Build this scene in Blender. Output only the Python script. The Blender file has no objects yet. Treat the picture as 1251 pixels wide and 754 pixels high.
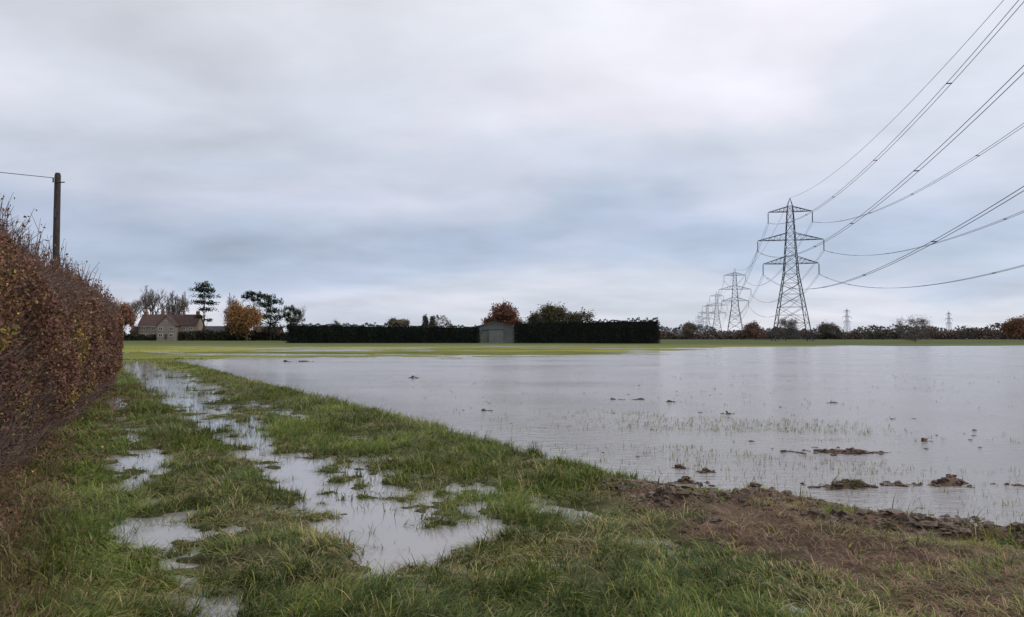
import bpy, math, numpy as np
from mathutils import Vector
rng=np.random.default_rng(7)
S=bpy.context.scene
C=S.collection
# ---------------------------------------------------------------- noise
TAB=np.random.default_rng(3).random((256,256))
def vn(x,y):
    xi=np.floor(x).astype(int);yi=np.floor(y).astype(int)
    fx=x-xi;fy=y-yi
    fx=fx*fx*(3-2*fx);fy=fy*fy*(3-2*fy)
    a=TAB[xi&255,yi&255];b=TAB[(xi+1)&255,yi&255];c=TAB[xi&255,(yi+1)&255];d=TAB[(xi+1)&255,(yi+1)&255]
    return (a*(1-fx)+b*fx)*(1-fy)+(c*(1-fx)+d*fx)*fy
def fbm(x,y,o=4):
    r=0;a=.5;t=0
    for i in range(o):
        r=r+a*vn(x+17.3*i,y+9.1*i);t+=a;a*=.5;x=x*2.03;y=y*2.03
    return r/t*2-1      # about -1..1
def sm(a,b,x):
    t=np.clip((x-a)/(b-a),0,1);return t*t*(3-2*t)
# ---------------------------------------------------------------- mesh helpers
def mkmesh(name,V,F,mats,mi=None,col=None,smooth=False,parent=None,loc=None):
    V=np.asarray(V,dtype=np.float32);F=np.asarray(F,dtype=np.int32)
    me=bpy.data.meshes.new(name)
    me.vertices.add(len(V));me.vertices.foreach_set('co',V.ravel())
    k=F.shape[1]
    me.loops.add(F.size);me.loops.foreach_set('vertex_index',F.ravel())
    me.polygons.add(len(F));me.polygons.foreach_set('loop_start',np.arange(0,F.size,k,dtype=np.int32))
    if mi is not None: me.polygons.foreach_set('material_index',np.asarray(mi,dtype=np.int32))
    me.polygons.foreach_set('use_smooth',np.full(len(F),smooth))
    me.update(calc_edges=True)
    if col is not None:
        ca=me.color_attributes.new('Col','FLOAT_COLOR','POINT')
        cc=np.ones((len(V),4),dtype=np.float32);cc[:,:3]=col
        ca.data.foreach_set('color',cc.ravel())
    for m in mats: me.materials.append(m)
    ob=bpy.data.objects.new(name,me);C.objects.link(ob)
    if parent: ob.parent=parent
    if loc is not None: ob.location=loc
    return ob
class MB:
    def __init__(s): s.V=[];s.F=[];s.c=[];s.n=0;s.m=[]
    def add(s,V,F,col,mi=0):
        V=np.asarray(V);s.V.append(V);s.F.append(np.asarray(F)+s.n);s.n+=len(V)
        c=np.empty((len(V),3));c[:]=col;s.c.append(c);s.m.append(np.full(len(F),mi))
    def out(s,name,mats,**k):
        return mkmesh(name,np.concatenate(s.V),np.concatenate(s.F),mats,np.concatenate(s.m),np.concatenate(s.c),**k)
def norm(a): return a/np.maximum(np.linalg.norm(a,axis=-1,keepdims=True),1e-9)
def tubes(P0,P1,R0,R1,n=4):
    P0=np.asarray(P0,float);P1=np.asarray(P1,float);R0=np.asarray(R0,float);R1=np.asarray(R1,float)
    a=norm(P1-P0);h=np.where(np.abs(a[:,2:3])>.9,np.array([[1.,0,0]]),np.array([[0,0,1.]]))
    u=norm(np.cross(a,h));v=np.cross(a,u)
    ang=np.arange(n)*2*np.pi/n+np.pi/4
    ring=u[:,None]*np.cos(ang)[None,:,None]+v[:,None]*np.sin(ang)[None,:,None]
    V=np.concatenate([P0[:,None]+ring*R0[:,None,None],P1[:,None]+ring*R1[:,None,None]],1)
    N=len(P0);k=np.arange(n);k2=(k+1)%n
    f=np.stack([k,k2,k2+n,k+n],1)
    F=(np.arange(N)*2*n)[:,None,None]+f[None]
    return V.reshape(-1,3),F.reshape(-1,4)
def quads(P,size,r=rng,aspect=.6,up=0.):
    N=len(P);a=norm(r.normal(size=(N,3)));b=norm(np.cross(a,r.normal(size=(N,3))))
    if up: a=norm(a+np.array([0,0,up]));b=norm(np.cross(a,r.normal(size=(N,3))))
    s=np.asarray(size)*np.ones(N);a=a*s[:,None]*.5;b=b*s[:,None]*.5*aspect
    V=np.stack([P-a,P+b,P+a,P-b],1)     # leaf-shaped rhombus
    return V.reshape(-1,3),np.arange(4*N).reshape(-1,4)
def blades(P,h,w,ang,lean,r=rng,seg=3):
    N=len(P);d=np.stack([np.cos(ang),np.sin(ang),0*ang],1);s=np.stack([-np.sin(ang),np.cos(ang),0*ang],1)
    L=[]
    for i in range(seg+1):
        t=i/seg
        c=P+d*(h*lean*t**1.6)[:,None]
        c[:,2]+=h*(t*np.sqrt(np.maximum(1-.75*np.minimum(lean,1)**2,.05))-.35*lean*t**3)
        ww=w*(1-.9*t**1.5)*.5
        L+= [c-s*ww[:,None],c+s*ww[:,None]]
    V=np.stack(L,1);n=2*(seg+1)
    f=np.array([[2*i,2*i+1,2*i+3,2*i+2] for i in range(seg)])
    F=(np.arange(N)*n)[:,None,None]+f[None]
    return V.reshape(-1,3),F.reshape(-1,4),n
# ---------------------------------------------------------------- materials
def newmat(n):
    m=bpy.data.materials.new(n);m.use_nodes=True;return m,m.node_tree.nodes,m.node_tree.links,m.node_tree.nodes['Principled BSDF']
def attrmat(n,rough=.7,nscale=6,namp=.35,spec=.3,bump=0,transl=0):
    m,N,L,B=newmat(n)
    at=N.new('ShaderNodeAttribute');at.attribute_name='Col'
    tc=N.new('ShaderNodeTexCoord');no=N.new('ShaderNodeTexNoise');no.inputs['Scale'].default_value=nscale;no.inputs['Detail'].default_value=6
    L.new(tc.outputs['Object'],no.inputs['Vector'])
    mr=N.new('ShaderNodeMapRange');mr.inputs['From Min'].default_value=.25;mr.inputs['From Max'].default_value=.75
    mr.inputs['To Min'].default_value=1-namp;mr.inputs['To Max'].default_value=1+namp
    L.new(no.outputs['Fac'],mr.inputs['Value'])
    vm=N.new('ShaderNodeVectorMath');vm.operation='SCALE'
    L.new(at.outputs['Color'],vm.inputs[0]);L.new(mr.outputs['Result'],vm.inputs['Scale']);L.new(vm.outputs[0],B.inputs['Base Color'])
    B.inputs['Roughness'].default_value=rough;B.inputs['Specular IOR Level'].default_value=spec
    if bump:
        bp=N.new('ShaderNodeBump');bp.inputs['Strength'].default_value=1;bp.inputs['Distance'].default_value=bump
        L.new(no.outputs['Fac'],bp.inputs['Height']);L.new(bp.outputs['Normal'],B.inputs['Normal'])
    if transl:
        tr=N.new('ShaderNodeBsdfTranslucent');mx=N.new('ShaderNodeMixShader');mx.inputs[0].default_value=transl
        L.new(vm.outputs[0],tr.inputs['Color']);L.new(B.outputs[0],mx.inputs[1]);L.new(tr.outputs[0],mx.inputs[2])
        L.new(mx.outputs[0],N['Material Output'].inputs['Surface'])
    return m
def plain(n,col,rough=.7,nscale=3,namp=.25,metal=0,spec=.3,wave=None):
    m,N,L,B=newmat(n)
    tc=N.new('ShaderNodeTexCoord');no=N.new('ShaderNodeTexNoise');no.inputs['Scale'].default_value=nscale;no.inputs['Detail'].default_value=5
    L.new(tc.outputs['Object'],no.inputs['Vector'])
    cr=N.new('ShaderNodeValToRGB');cr.color_ramp.elements[0].position=.3;cr.color_ramp.elements[1].position=.7
    cr.color_ramp.elements[0].color=(*[c*(1-namp) for c in col],1);cr.color_ramp.elements[1].color=(*[c*(1+namp) for c in col],1)
    L.new(no.outputs['Fac'],cr.inputs[0]);L.new(cr.outputs[0],B.inputs['Base Color'])
    B.inputs['Roughness'].default_value=rough;B.inputs['Metallic'].default_value=metal;B.inputs['Specular IOR Level'].default_value=spec
    if wave:
        wv=N.new('ShaderNodeTexWave');wv.bands_direction=wave[0];wv.inputs['Scale'].default_value=wave[1]
        L.new(tc.outputs['Object'],wv.inputs['Vector']);bp=N.new('ShaderNodeBump');bp.inputs['Distance'].default_value=wave[2]
        L.new(wv.outputs['Fac'],bp.inputs['Height']);L.new(bp.outputs['Normal'],B.inputs['Normal'])
    return m
M_ground=attrmat('wet_ground',.9,7,.45,.08,bump=.02)
M_grass=attrmat('grass_blades',.55,3,.25,.25,transl=.3)
M_leaf=attrmat('leaves',.7,3,.35,.2,transl=.15)
M_bark=attrmat('bark_twigs',.85,4,.3,.2)
M_mud=attrmat('mud',.5,25,.3,.3,bump=.01)
M_far=attrmat('distant_foliage',.9,.3,.3,.1)
M_steel=plain('galvanised_steel',(.045,.052,.065),.7,.8,.25,spec=.15)
M_wire=plain('aluminium_conductor',(.07,.075,.085),.6,1,.1)
M_ins=plain('glass_insulator',(.10,.10,.11),.3,1,.1)
M_wood=plain('creosoted_wood',(.045,.035,.03),.85,9,.4)

# ---------------------------------------------------------------- terrain height
NEAR_U=[-30,-4,-1.5,-.5,0,.3,.6,.9,1.25,1.6,1.9,2.4,2.75,3.3,3.8,4.3,5.0,5.35,5.7,6.2]
NEAR_H=[.3,.3,.2,.13,.05,.005,-.016,.03,.065,.03,-.02,-.026,.005,.022,.012,.055,.06,.015,-.05,-.08]
FAR_H =[.3,.3,.2,.13,.08,.04,.0,.01,.03,-.005,-.035,-.038,-.033,-.025,-.008,.025,.05,.01,-.05,-.08]
ISL=[(3.45,8.35,.22,.015),(3.7,8.4,.16,.0),(4.2,8.5,.16,.0),(4.68,8.5,.18,.03),(4.85,8.6,.12,.02),(4.35,10.9,.38,.01),(4.8,10.85,.28,.01),
     (4.49,16.3,.10,.08),(2.6,20,.16,.04),(3.3,20,.11,.03),(-3.9,30.4,.14,.10),(-13.5,50.5,.5,.10),(-14.6,50.6,.35,.07),(2.06,9.6,.07,.02),(2.3,9.3,.06,.02),
     (5.75,8.4,.25,.05),(1.9,8.6,.09,.03),(2.5,8.1,.12,.03),(6.3,12,.12,.03),(-.6,17,.07,.03),(3.9,19.3,.08,.04),(7.8,19,.1,.03)]
BX=[-60,-21,-15,-4,14,24,34,100,300];BY=[47,52,63,60,73,100,128,150,158]
def mudmask(X,Y):
    s=((X-1.5)*-.576+(Y-8.3)*-.818)
    n=fbm(X*1.1+5,Y*1.1+3,3);n2=fbm(X*3.3,Y*3.3+8,2)
    edge=np.interp(Y,[3.5,4.4,5.3,6.2,8.4],[2.3,2.05,1.8,1.2,1.1])
    return np.clip(sm(-.25,.3,X-edge+.45*n+.2*n2)*sm(-.6,0.1,s),0,1)
def H(X,Y):
    u=X*.877+Y*.48;v=-.48*X+.877*Y
    n1=fbm(X*.9,Y*.9,4);n2=fbm(X*3.1+40,Y*3.1+11,3);n3=fbm(X*.25+9,Y*.25,3);n4=fbm(X*8+4,Y*8+1,2)
    uu=u+.22*n1+.16*n3
    f=sm(12,30,v)
    base=np.interp(uu,NEAR_U,NEAR_H)*(1-f)+np.interp(uu,NEAR_U,FAR_H)*f
    base=base+.07*(1-sm(4.2,5.0,v))*np.exp(-((u-2.2)/.9)**2)
    base=base+sm(-.6,0,u)*(1-sm(5.3,5.8,u))*(.04*n1+.06*n2+.03*n4+.01*n3)*(1-.3*f)
    s=((X-1.5)*-.576+(Y-8.3)*-.818)
    mk=mudmask(X,Y)
    bank=np.clip((s+.35*n1+.16*n2)*.16,-.09,.09)+mk*(.05*n2+.07*n1+.035*n4)-.005
    bank=bank-.09*np.exp(-((s-.8)/.28)**2)*sm(2.2,3.2,X)+.05*np.exp(-((s-.3)/.2)**2)*sm(1.5,2.5,X)
    bank=np.where(s>-.8,bank,-.08)
    h=np.where(u>4.3,np.maximum(base,bank*sm(4.3,5.0,u)+base*(1-sm(4.3,5.0,u))),base)
    h=np.where(u>6,np.maximum(h,-.09+.01*n1),h)
    Yb=np.interp(X,BX,BY)
    st=fbm(X*.05+3,Y*.16+7,4);st2=fbm(X*.4+3,Y*.7+7,3)
    far=np.clip((Y-Yb)*.004,-.1,.02)+(.08*st+.035*st2)*sm(-8,4,Y-Yb)*(1-sm(120,165,Y)*.8)
    far=far+sm(70,130,Y-Yb)*.10+sm(150,260,Y)*.15+sm(250,1200,Y)*.2
    far=np.where(Y>Yb-10,far,-.1)
    h=np.maximum(h,far)
    h=h+sm(-2,-12,u)*.15
    for (x,y,r,a) in ISL:
        m=(abs(X-x)<3*r)&(abs(Y-y)<3*r)
        if m.any():
            q=np.exp(-(((X-x)/r)**2+((Y-y)/(r*.8))**2)*1.2)
            h=np.where(m,h+q*(a+.09+.05*n2+.03*n4),h)
    return h
def axis(step,lin,growth,mx):
    a=[0.];d=step
    while a[-1]<mx:
        d=step if a[-1]<lin else max(step,a[-1]*growth)
        a.append(a[-1]+d)
    return np.array(a)
xp=axis(.035,5.5,.011,3500);xs=np.concatenate([-xp[:0:-1],xp])
ya=np.array([-40,-20,-10,-5,-2,0,1,2,2.6]);yb=[3.]
while yb[-1]<5000: yb.append(yb[-1]+max(.03,yb[-1]*.0075))
ys=np.concatenate([ya,yb])
GX,GY=np.meshgrid(xs,ys)
Xf=GX.ravel();Yf=GY.ravel();Z=H(Xf,Yf)
nx=len(xs);ny=len(ys)
i=np.arange(nx-1)[None]+np.arange(ny-1)[:,None]*nx
Fq=np.stack([i,i+1,i+nx+1,i+nx],-1).reshape(-1,4)
mm=mudmask(Xf,Yf)
uF=Xf*.877+Yf*.48
n=fbm(Xf*1.5,Yf*1.5,4)[:,None];nb=fbm(Xf*.03,Yf*.09,4)[:,None];nc=fbm(Xf*.2+5,Yf*.35,4)[:,None]
green=np.array([.08,.095,.034])*(1+.5*n)
mud=np.array([.11,.074,.053])*(1+.7*n)
soil=np.array([.065,.055,.033])*(1+.4*n)
farg=np.array([.17,.185,.04])*(1+.6*nb+.4*nc)+np.array([.08,.035,.0])*np.clip(nb+.2,0,1)
fm=sm(22,48,Yf)[:,None]
col=soil*.5+green*.5
col=col*(1-fm)+farg*fm
dist=sm(100,180,Yf)[:,None];col=col*(1-dist)+np.array([.078,.095,.035])*(1+.35*nb)*dist
ml=np.clip(mm+sm(.0,-.9,uF)*(Yf<28),0,1)[:,None]
isl=np.zeros(len(Xf))
for (x,y,r,a) in ISL: isl=np.maximum(isl,np.exp(-(((Xf-x)/(2*r))**2+((Yf-y)/(2*r))**2)))
ml=np.maximum(ml,sm(.1,.4,isl)[:,None]);ml=np.maximum(ml,(sm(5.3,5.7,uF)*(Yf<60)*(1-sm(-3,0,Yf-np.interp(Xf,BX,BY))))[:,None]*.8)
col=col*(1-ml)+mud*ml
wet=sm(.03,-.01,Z)[:,None]*(Yf<40)[:,None];col=col*(1-.45*wet)
ground=mkmesh('ground',np.stack([Xf,Yf,Z],1),Fq,[M_ground],col=np.clip(col,.005,1),smooth=True)

# ---------------------------------------------------------------- flood water
m,N,L,B=newmat('flood_water')
tc=N.new('ShaderNodeTexCoord')
B.inputs['IOR'].default_value=1.7
nz=N.new('ShaderNodeTexNoise');nz.inputs['Scale'].default_value=.35;nz.inputs['Detail'].default_value=5
L.new(tc.outputs['Object'],nz.inputs['Vector'])
cr=N.new('ShaderNodeValToRGB');cr.color_ramp.elements[0].color=(.21,.20,.20,1);cr.color_ramp.elements[1].color=(.30,.28,.275,1)
L.new(nz.outputs['Fac'],cr.inputs[0]);L.new(cr.outputs[0],B.inputs['Base Color'])
mp=N.new('ShaderNodeMapping');mp.inputs['Scale'].default_value=(1,1.9,1);mp.inputs['Rotation'].default_value=(0,0,.2);L.new(tc.outputs['Object'],mp.inputs['Vector'])
r1=N.new('ShaderNodeTexNoise');r1.inputs['Scale'].default_value=3.2;r1.inputs['Detail'].default_value=6;r1.inputs['Roughness'].default_value=.62;L.new(mp.outputs[0],r1.inputs['Vector'])
sp=N.new('ShaderNodeVectorMath');sp.operation='DOT_PRODUCT';sp.inputs[1].default_value=(.877,.48,0);L.new(tc.outputs['Object'],sp.inputs[0])
def mrange(src,a,b,c,d):
    k=N.new('ShaderNodeMapRange');k.inputs['From Min'].default_value=a;k.inputs['From Max'].default_value=b;k.inputs['To Min'].default_value=c;k.inputs['To Max'].default_value=d;L.new(src,k.inputs['Value']);return k.outputs[0]
ex=mrange(sp.outputs['Value'],4.5,8,.05,1)
gust=N.new('ShaderNodeTexNoise');gust.inputs['Scale'].default_value=.09;gust.inputs['Detail'].default_value=4;L.new(mp.outputs[0],gust.inputs['Vector'])
gm=mrange(gust.outputs['Fac'],.38,.62,.55,1.0)
mu=N.new('ShaderNodeMath');mu.operation='MULTIPLY';L.new(ex,mu.inputs[0]);L.new(gm,mu.inputs[1])
# fine capillary ripples far below pixel size act as surface roughness on the exposed field
L.new(mrange(mu.outputs[0],.05,1,.02,.2),B.inputs['Roughness'])
bp=N.new('ShaderNodeBump');bp.inputs['Distance'].default_value=.085;L.new(mu.outputs[0],bp.inputs['Strength']);L.new(r1.outputs['Fac'],bp.inputs['Height']);L.new(bp.outputs[0],B.inputs['Normal'])
water=mkmesh('flood_water',[(-60,-30,0),(420,-30,0),(420,200,0),(-60,200,0)],[(0,1,2,3)],[m])

# ---------------------------------------------------------------- grass
def lerp(a,b,t): return a*(1-t)+b*t
def grass_cols(x,y,k):
    n=fbm(x*.8+20,y*.8,3);r=rng.random(len(x));n2=fbm(x*2.4+20,y*2.4,2)
    g1=np.array([.19,.27,.045]);g2=np.array([.072,.115,.03]);st=np.array([.48,.38,.20]);yl=np.array([.36,.35,.075])
    t=np.clip(.48+n*.9+n2*.4+rng.normal(0,.2,len(x)),0,1)[:,None]
    c=lerp(g2,g1,t)
    sp_=.07+.28*sm(-.05,.45,fbm(x*.9+2,y*.9+9,3))
    c=np.where((r<sp_)[:,None],st,c);c=np.where(((r>.45)&(r<.60))[:,None],yl,c)
    br=rng.normal(1,.2,len(x))[:,None]
    return np.clip(c*br,.01,1)
def sample(N,r0,r1,p,a=math.radians(41)):
    q=rng.random(N);e=2-p;r=(r0**e+q*(r1**e-r0**e))**(1/e);th=rng.uniform(-a,a,N)
    return r*np.sin(th),r*np.cos(th),r
mb=MB()
x,y,r=sample(130000,2.6,62,1.6)
h=H(x,y);mk=mudmask(x,y);u=x*.877+y*.48
tn=fbm(x*2.2+3,y*2.2+8,3)
pr=sm(-.02,.012,h)*(1-.95*mk)*(u<7.5)+.12*sm(-.06,-.02,h)*(u<5.4)*(u>-.5)*(tn>-.1)
pr*=lerp(1,.4,sm(-.1,-.7,u));pr*=np.clip(.8+tn*1.5,.12,1)
ok=rng.random(len(x))<pr;x,y,r,h,u=x[ok],y[ok],r[ok],h[ok],u[ok]
K=11
X=np.repeat(x,K);Y=np.repeat(y,K);R=np.repeat(r,K);UU=np.repeat(u,K)
n=len(X);sc=(R/5)**.35
ang=rng.uniform(0,2*np.pi,n);flow=np.repeat(fbm(x*.7,y*.7,2)*5,K)
ang=np.where(rng.random(n)<.6,flow+rng.normal(0,.5,n),ang)
X=X+np.cos(ang)*rng.uniform(0,.06,n)*sc;Y=Y+np.sin(ang)*rng.uniform(0,.06,n)*sc
hz=H(X,Y)
tlen=np.clip(rng.normal(.12,.035,len(x))+.07*fbm(x*1.1+50,y*1.1,2),.04,.28)
tl=np.repeat(tlen,K)
hh=tl*rng.uniform(.5,1.35,n)*sc**.6
lean=rng.uniform(.35,1.3,n)+.25*np.repeat(sm(0,.4,fbm(x*.9+2,y*.9+9,3)),K)
V,F,k=blades(np.stack([X,Y,np.maximum(hz,-.04)-.01],1),hh,.0062*sc*rng.uniform(.7,1.4,n),ang,lean)
c=grass_cols(X,Y,k)
dead=(sm(.15,-.5,UU)*rng.random(n)>.3);c[dead]=np.array([.24,.17,.09])*rng.uniform(.5,1.3,(dead.sum(),1))
bright=np.exp(-((UU-.2)/.55)**2)*(Y<14)*(Y>5)*(rng.random(n)<.7);c=lerp(c,np.array([.20,.31,.04]),(bright*.7)[:,None])
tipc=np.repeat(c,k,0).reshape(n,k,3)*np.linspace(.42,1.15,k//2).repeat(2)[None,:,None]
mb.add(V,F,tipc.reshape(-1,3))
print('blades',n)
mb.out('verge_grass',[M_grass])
# straw / dead stalks matted on the mud, in the grass and under the hedge
mb=MB()
x,y,r=sample(170000,2.6,16,1.2);mk=mudmask(x,y);u=x*.877+y*.48;h=H(x,y)
w=mk*np.clip(.30+fbm(x*1.3,y*1.7+4,3)*2.2+.6*sm(6.6,5,y),0,1)+ (sm(.2,-.4,u)*.8)+.08+.2*sm(.0,.4,fbm(x*.9+2,y*.9+9,3))
ok=(rng.random(len(x))<w)&(h>.0);x,y,h,r=x[ok],y[ok],h[ok],r[ok];n=len(x)
V,F,k=blades(np.stack([x,y,h+.006],1),rng.uniform(.04,.15,n),np.full(n,.004),rng.uniform(0,6.3,n),rng.uniform(.9,1.3,n))
V[:,2]=np.maximum(V[:,2],H(V[:,0],V[:,1])+.003)
c=np.array([.31,.205,.13])*rng.uniform(.25,1.6,(n,1))*(1+rng.normal(0,.08,(n,3)))
mb.add(V,F,np.clip(np.repeat(c,k,0),.01,1));print('straw',n)
mb.out('dead_straw',[M_grass])
# crop shoots standing in the flood
mb=MB()
x=rng.uniform(-6,20,60000);y=rng.uniform(6.5,34,60000);cl=fbm(x*.5+7,y*.8+2,3);cl2=fbm(x*2,y*3,2);h=H(x,y)
den=np.exp(-((x-3.8)/3.1)**2-((y-12.0)/5.0)**2)
ok=(h<0)&(rng.random(len(x))<sm(.05,.5,cl+.08+cl2*.35)*den*.8+.007)&(x*.877+y*.48>5.2)
x,y=x[ok],y[ok];x=np.repeat(x,3)+rng.normal(0,.04,3*len(x));y=np.repeat(y,3)+rng.normal(0,.04,len(x));n=len(x)
x2,y2=rng.uniform(1.5,7,2500),rng.uniform(5.6,9.5,2500);q=(H(x2,y2)<0)&(rng.random(2500)<.5);x=np.r_[x,x2[q]];y=np.r_[y,y2[q]];n=len(x)
V,F,k=blades(np.stack([x,y,np.full(n,-.02)],1),rng.uniform(.04,.11,n),np.full(n,.007)*(y/8)**.5,rng.uniform(0,6.3,n),rng.uniform(.1,.9,n))
c=lerp(np.array([.11,.125,.025]),np.array([.27,.23,.05]),rng.random((n,1)))
mb.add(V,F,np.repeat(c,k,0))
# mats of drowned grass, low
x=rng.uniform(0,8,40000);y=rng.uniform(8,18,40000)
g=sum(np.exp(-((x-a)/sx_)**2-((y-b)/sy_)**2) for a,b,sx_,sy_ in ((4.0,13.6,1.1,.3),(2.2,14.8,.6,.2),(4.7,12.2,.7,.16),(2.9,12.8,.5,.1),(3.9,15.5,.8,.25),(3.2,10.6,.4,.1),(2.0,11.6,.3,.08),(5.6,14.6,.5,.15)))
ok=(rng.random(len(x))<g*sm(-.3,.3,fbm(x*3,y*5,2)))&(H(x,y)<0);x,y=x[ok],y[ok];n=len(x)
V,F,k=blades(np.stack([x,y,np.full(n,-.01)],1),rng.uniform(.03,.07,n),np.full(n,.010),rng.uniform(0,6.3,n),rng.uniform(.6,1.15,n))
c=lerp(np.array([.17,.19,.03]),np.array([.32,.29,.07]),rng.random((n,1)));mb.add(V,F,np.repeat(c,k,0));print('mats',n)
# bright tufts on the near bank
x=rng.uniform(1.2,6,26000);y=rng.uniform(4.5,8.4,26000)
g=np.exp(-((x-3.0)/.6)**2-((y-6.95)/.13)**2)+np.exp(-((x-3.5)/.5)**2-((y-5.95)/.16)**2)+np.exp(-((x-2.0)/.5)**2-((y-7.55)/.1)**2)+np.exp(-((x-4.3)/.4)**2-((y-6.5)/.08)**2)
ok=(rng.random(len(x))<g)&(H(x,y)>-.02);x,y=np.repeat(x[ok],3),np.repeat(y[ok],3);x=x+rng.normal(0,.03,len(x));y=y+rng.normal(0,.03,len(x));n=len(x)
V,F,k=blades(np.stack([x,y,H(x,y)-.01],1),rng.uniform(.04,.10,n),np.full(n,.006),rng.uniform(0,6.3,n),rng.uniform(.3,.9,n))
c=lerp(np.array([.17,.27,.03]),np.array([.32,.35,.06]),rng.random((n,1)));mb.add(V,F,np.repeat(c,k,0))
# thin crop on the far, half-drowned part of the field
x=rng.uniform(-60,70,50000);y=rng.uniform(44,130,50000);h=H(x,y);ok=(h>-.03);x,y,h=x[ok],y[ok],h[ok];n=len(x)
V,F,k=blades(np.stack([x,y,h-.01],1),rng.uniform(.05,.10,n),np.full(n,.03),rng.uniform(0,6.3,n),rng.uniform(.1,.6,n),seg=2)
c=lerp(np.array([.14,.16,.03]),np.array([.27,.25,.05]),rng.random((n,1)));mb.add(V,F,np.repeat(c,k,0))
mb.out('crop_shoots',[M_grass])
# ---------------------------------------------------------------- mud clods
import bmesh
bm=bmesh.new();bmesh.ops.create_icosphere(bm,subdivisions=2,radius=1);bm.verts.ensure_lookup_table()
IV=np.array([v.co[:] for v in bm.verts]);IF=np.array([[l.index for l in f.verts] for f in bm.faces]);bm.free()
x,y,r=sample(42000,3.5,10,1.);mk=mudmask(x,y);sd_=((x-1.5)*-.576+(y-8.3)*-.818)
ok=(rng.random(len(x))<mk*np.clip(.2+fbm(x*1.3+9,y*1.3,3)+.6*np.exp(-((sd_-.4)/.35)**2),0,1));x,y=x[ok],y[ok];sd_=sd_[ok]
s=np.clip(rng.lognormal(-4.45,.6,len(x))*(1+.6*np.exp(-((sd_-.4)/.35)**2)),.005,.055)
for (a,b,rr,hh) in ISL:
    k=int(34*max(rr/.2,.6)) if b<12 else 7
    x=np.r_[x,a+rng.normal(0,rr*.8,k)];y=np.r_[y,b+rng.normal(0,rr*.4,k)];s=np.r_[s,rng.uniform(.008,.034,k)*(1 if b<25 else 2)]
k=60;xx=rng.uniform(-2,9,k);yy=rng.uniform(8.5,26,k);x=np.r_[x,xx];y=np.r_[y,yy];s=np.r_[s,rng.uniform(.01,.03,k)]
n=len(x);z=np.maximum(H(x,y),-.005)
dir_=rng.random((n,1,3))*10
dsp=1+.35*np.sin(IV[None]@rng.normal(0,3,(3,1))+dir_[:,:,:1]*3)+rng.normal(0,.16,(n,len(IV),1))
scl=s[:,None,None]*rng.uniform(.6,1.5,(n,1,3))*np.array([1.2,1.2,.65])
V=(IV[None]*dsp*scl+np.stack([x,y,z],1)[:,None]).reshape(-1,3);F=(np.arange(n)*len(IV))[:,None,None]+IF[None]
c=np.array([.085,.056,.041])*rng.uniform(.5,1.5,(n,1));mkmesh('mud_clods',V,F.reshape(-1,3),[M_mud],col=np.repeat(c,len(IV),0));print('clods',n)

# ---------------------------------------------------------------- near hedge
A=np.array([-.4065,.9136]);Nn=np.array([.9136,.4065]);P0=np.array([-4.39,6.67])
SL,SR=-6.5,20.5     # along-hedge extents
def hedgeH(s): return 2.72+.28*fbm(s*.45+4,s*0+1,3)+.03*sm(10,20,s)+.16*sm(3.5,0,s)
def hedge_pt(s,off,z):
    p=P0+A*s[:,None]+Nn*(off-.15)[:,None];return np.stack([p[:,0],p[:,1],z],1)
def hedge_leaf(N,part):
    q=rng.random(N)
    s=SL+(SR-SL)*q**1.5 if part!='end' else SR-rng.exponential(.2,N)
    s=np.where(rng.random(N)<.25,rng.uniform(SL,SR,N),s) if part!='end' else s
    hh=hedgeH(s)
    if part=='front':
        z=.12+(hh-.12)*rng.random(N)**.85
        d=rng.exponential(.16,N)
        off=.0+.40*fbm(s*.9,z*1.1,3)+.16*fbm(s*3,z*3+5,2)+.12*np.sin(z/2.8*math.pi)-.45*sm(.55,0,hh-z)-d
        off=off-.15*sm(.7,.1,z)
    elif part=='top':
        off=rng.uniform(-1.7,-.1,N);z=hh+.22*fbm(s*1.5,off*1.5,3)-rng.exponential(.12,N)-.3*(np.abs(off+.9)/.9)**3
    else:
        z=.1+(hh-.1)*rng.random(N);off=rng.uniform(-1.7,0,N);s=s+.25*fbm(z*1.3,off,3)-.5*sm(.5,0,hh-z)
    return s,off,z
def hedge_cols(s,z,N):
    burg=np.array([.145,.070,.055]);rus=np.array([.24,.128,.075]);yel=np.array([.44,.30,.075]);ol=np.array([.18,.18,.055])
    n1=fbm(s*.55+3,z*.8+1,3);t=np.clip(.45+.9*fbm(s*1.4,z*1.2,3)+rng.normal(0,.3,N),0,1)[:,None]
    c=lerp(burg,rus,t)
    yp=sm(-.1,.5,n1+.12)*np.exp(-((z-1.1)/.85)**2)*sm(15,4,s)*.7+.04
    isy=rng.random(N)<yp;c[isy]=lerp(yel,ol,rng.random((isy.sum(),1)))
    return np.clip(c*rng.normal(1,.22,(N,1)),.01,1)
mb=MB()
for part,N in (('front',190000),('top',50000),('end',14000)):
    s,off,z=hedge_leaf(N,part);P=hedge_pt(s,off,z)
    gap=fbm(s*2.1+7,z*2.1+off,3);keep=rng.random(N)<np.clip(.7+gap*1.7,.08,1)*lerp(1,.35,sm(.85,.2,z))
    P=P[keep];s=s[keep];z=z[keep]
    d=np.linalg.norm(P[:,:2],axis=1)
    V,F=quads(P,(.025+.0016*d)*rng.uniform(.7,1.4,len(P)),aspect=.7)
    c=hedge_cols(s,z,len(P));mb.add(V,F,np.repeat(c,4,0),0)
N=44000
q=rng.random(N);s=SL+(SR-SL)*q**1.4;hh=hedgeH(s);z=.1+(hh-.3)*rng.random(N)
off=-rng.exponential(.22,N)+.2*fbm(s*.9,z*1.1,3)-.4*sm(.5,0,hh-z)
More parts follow.
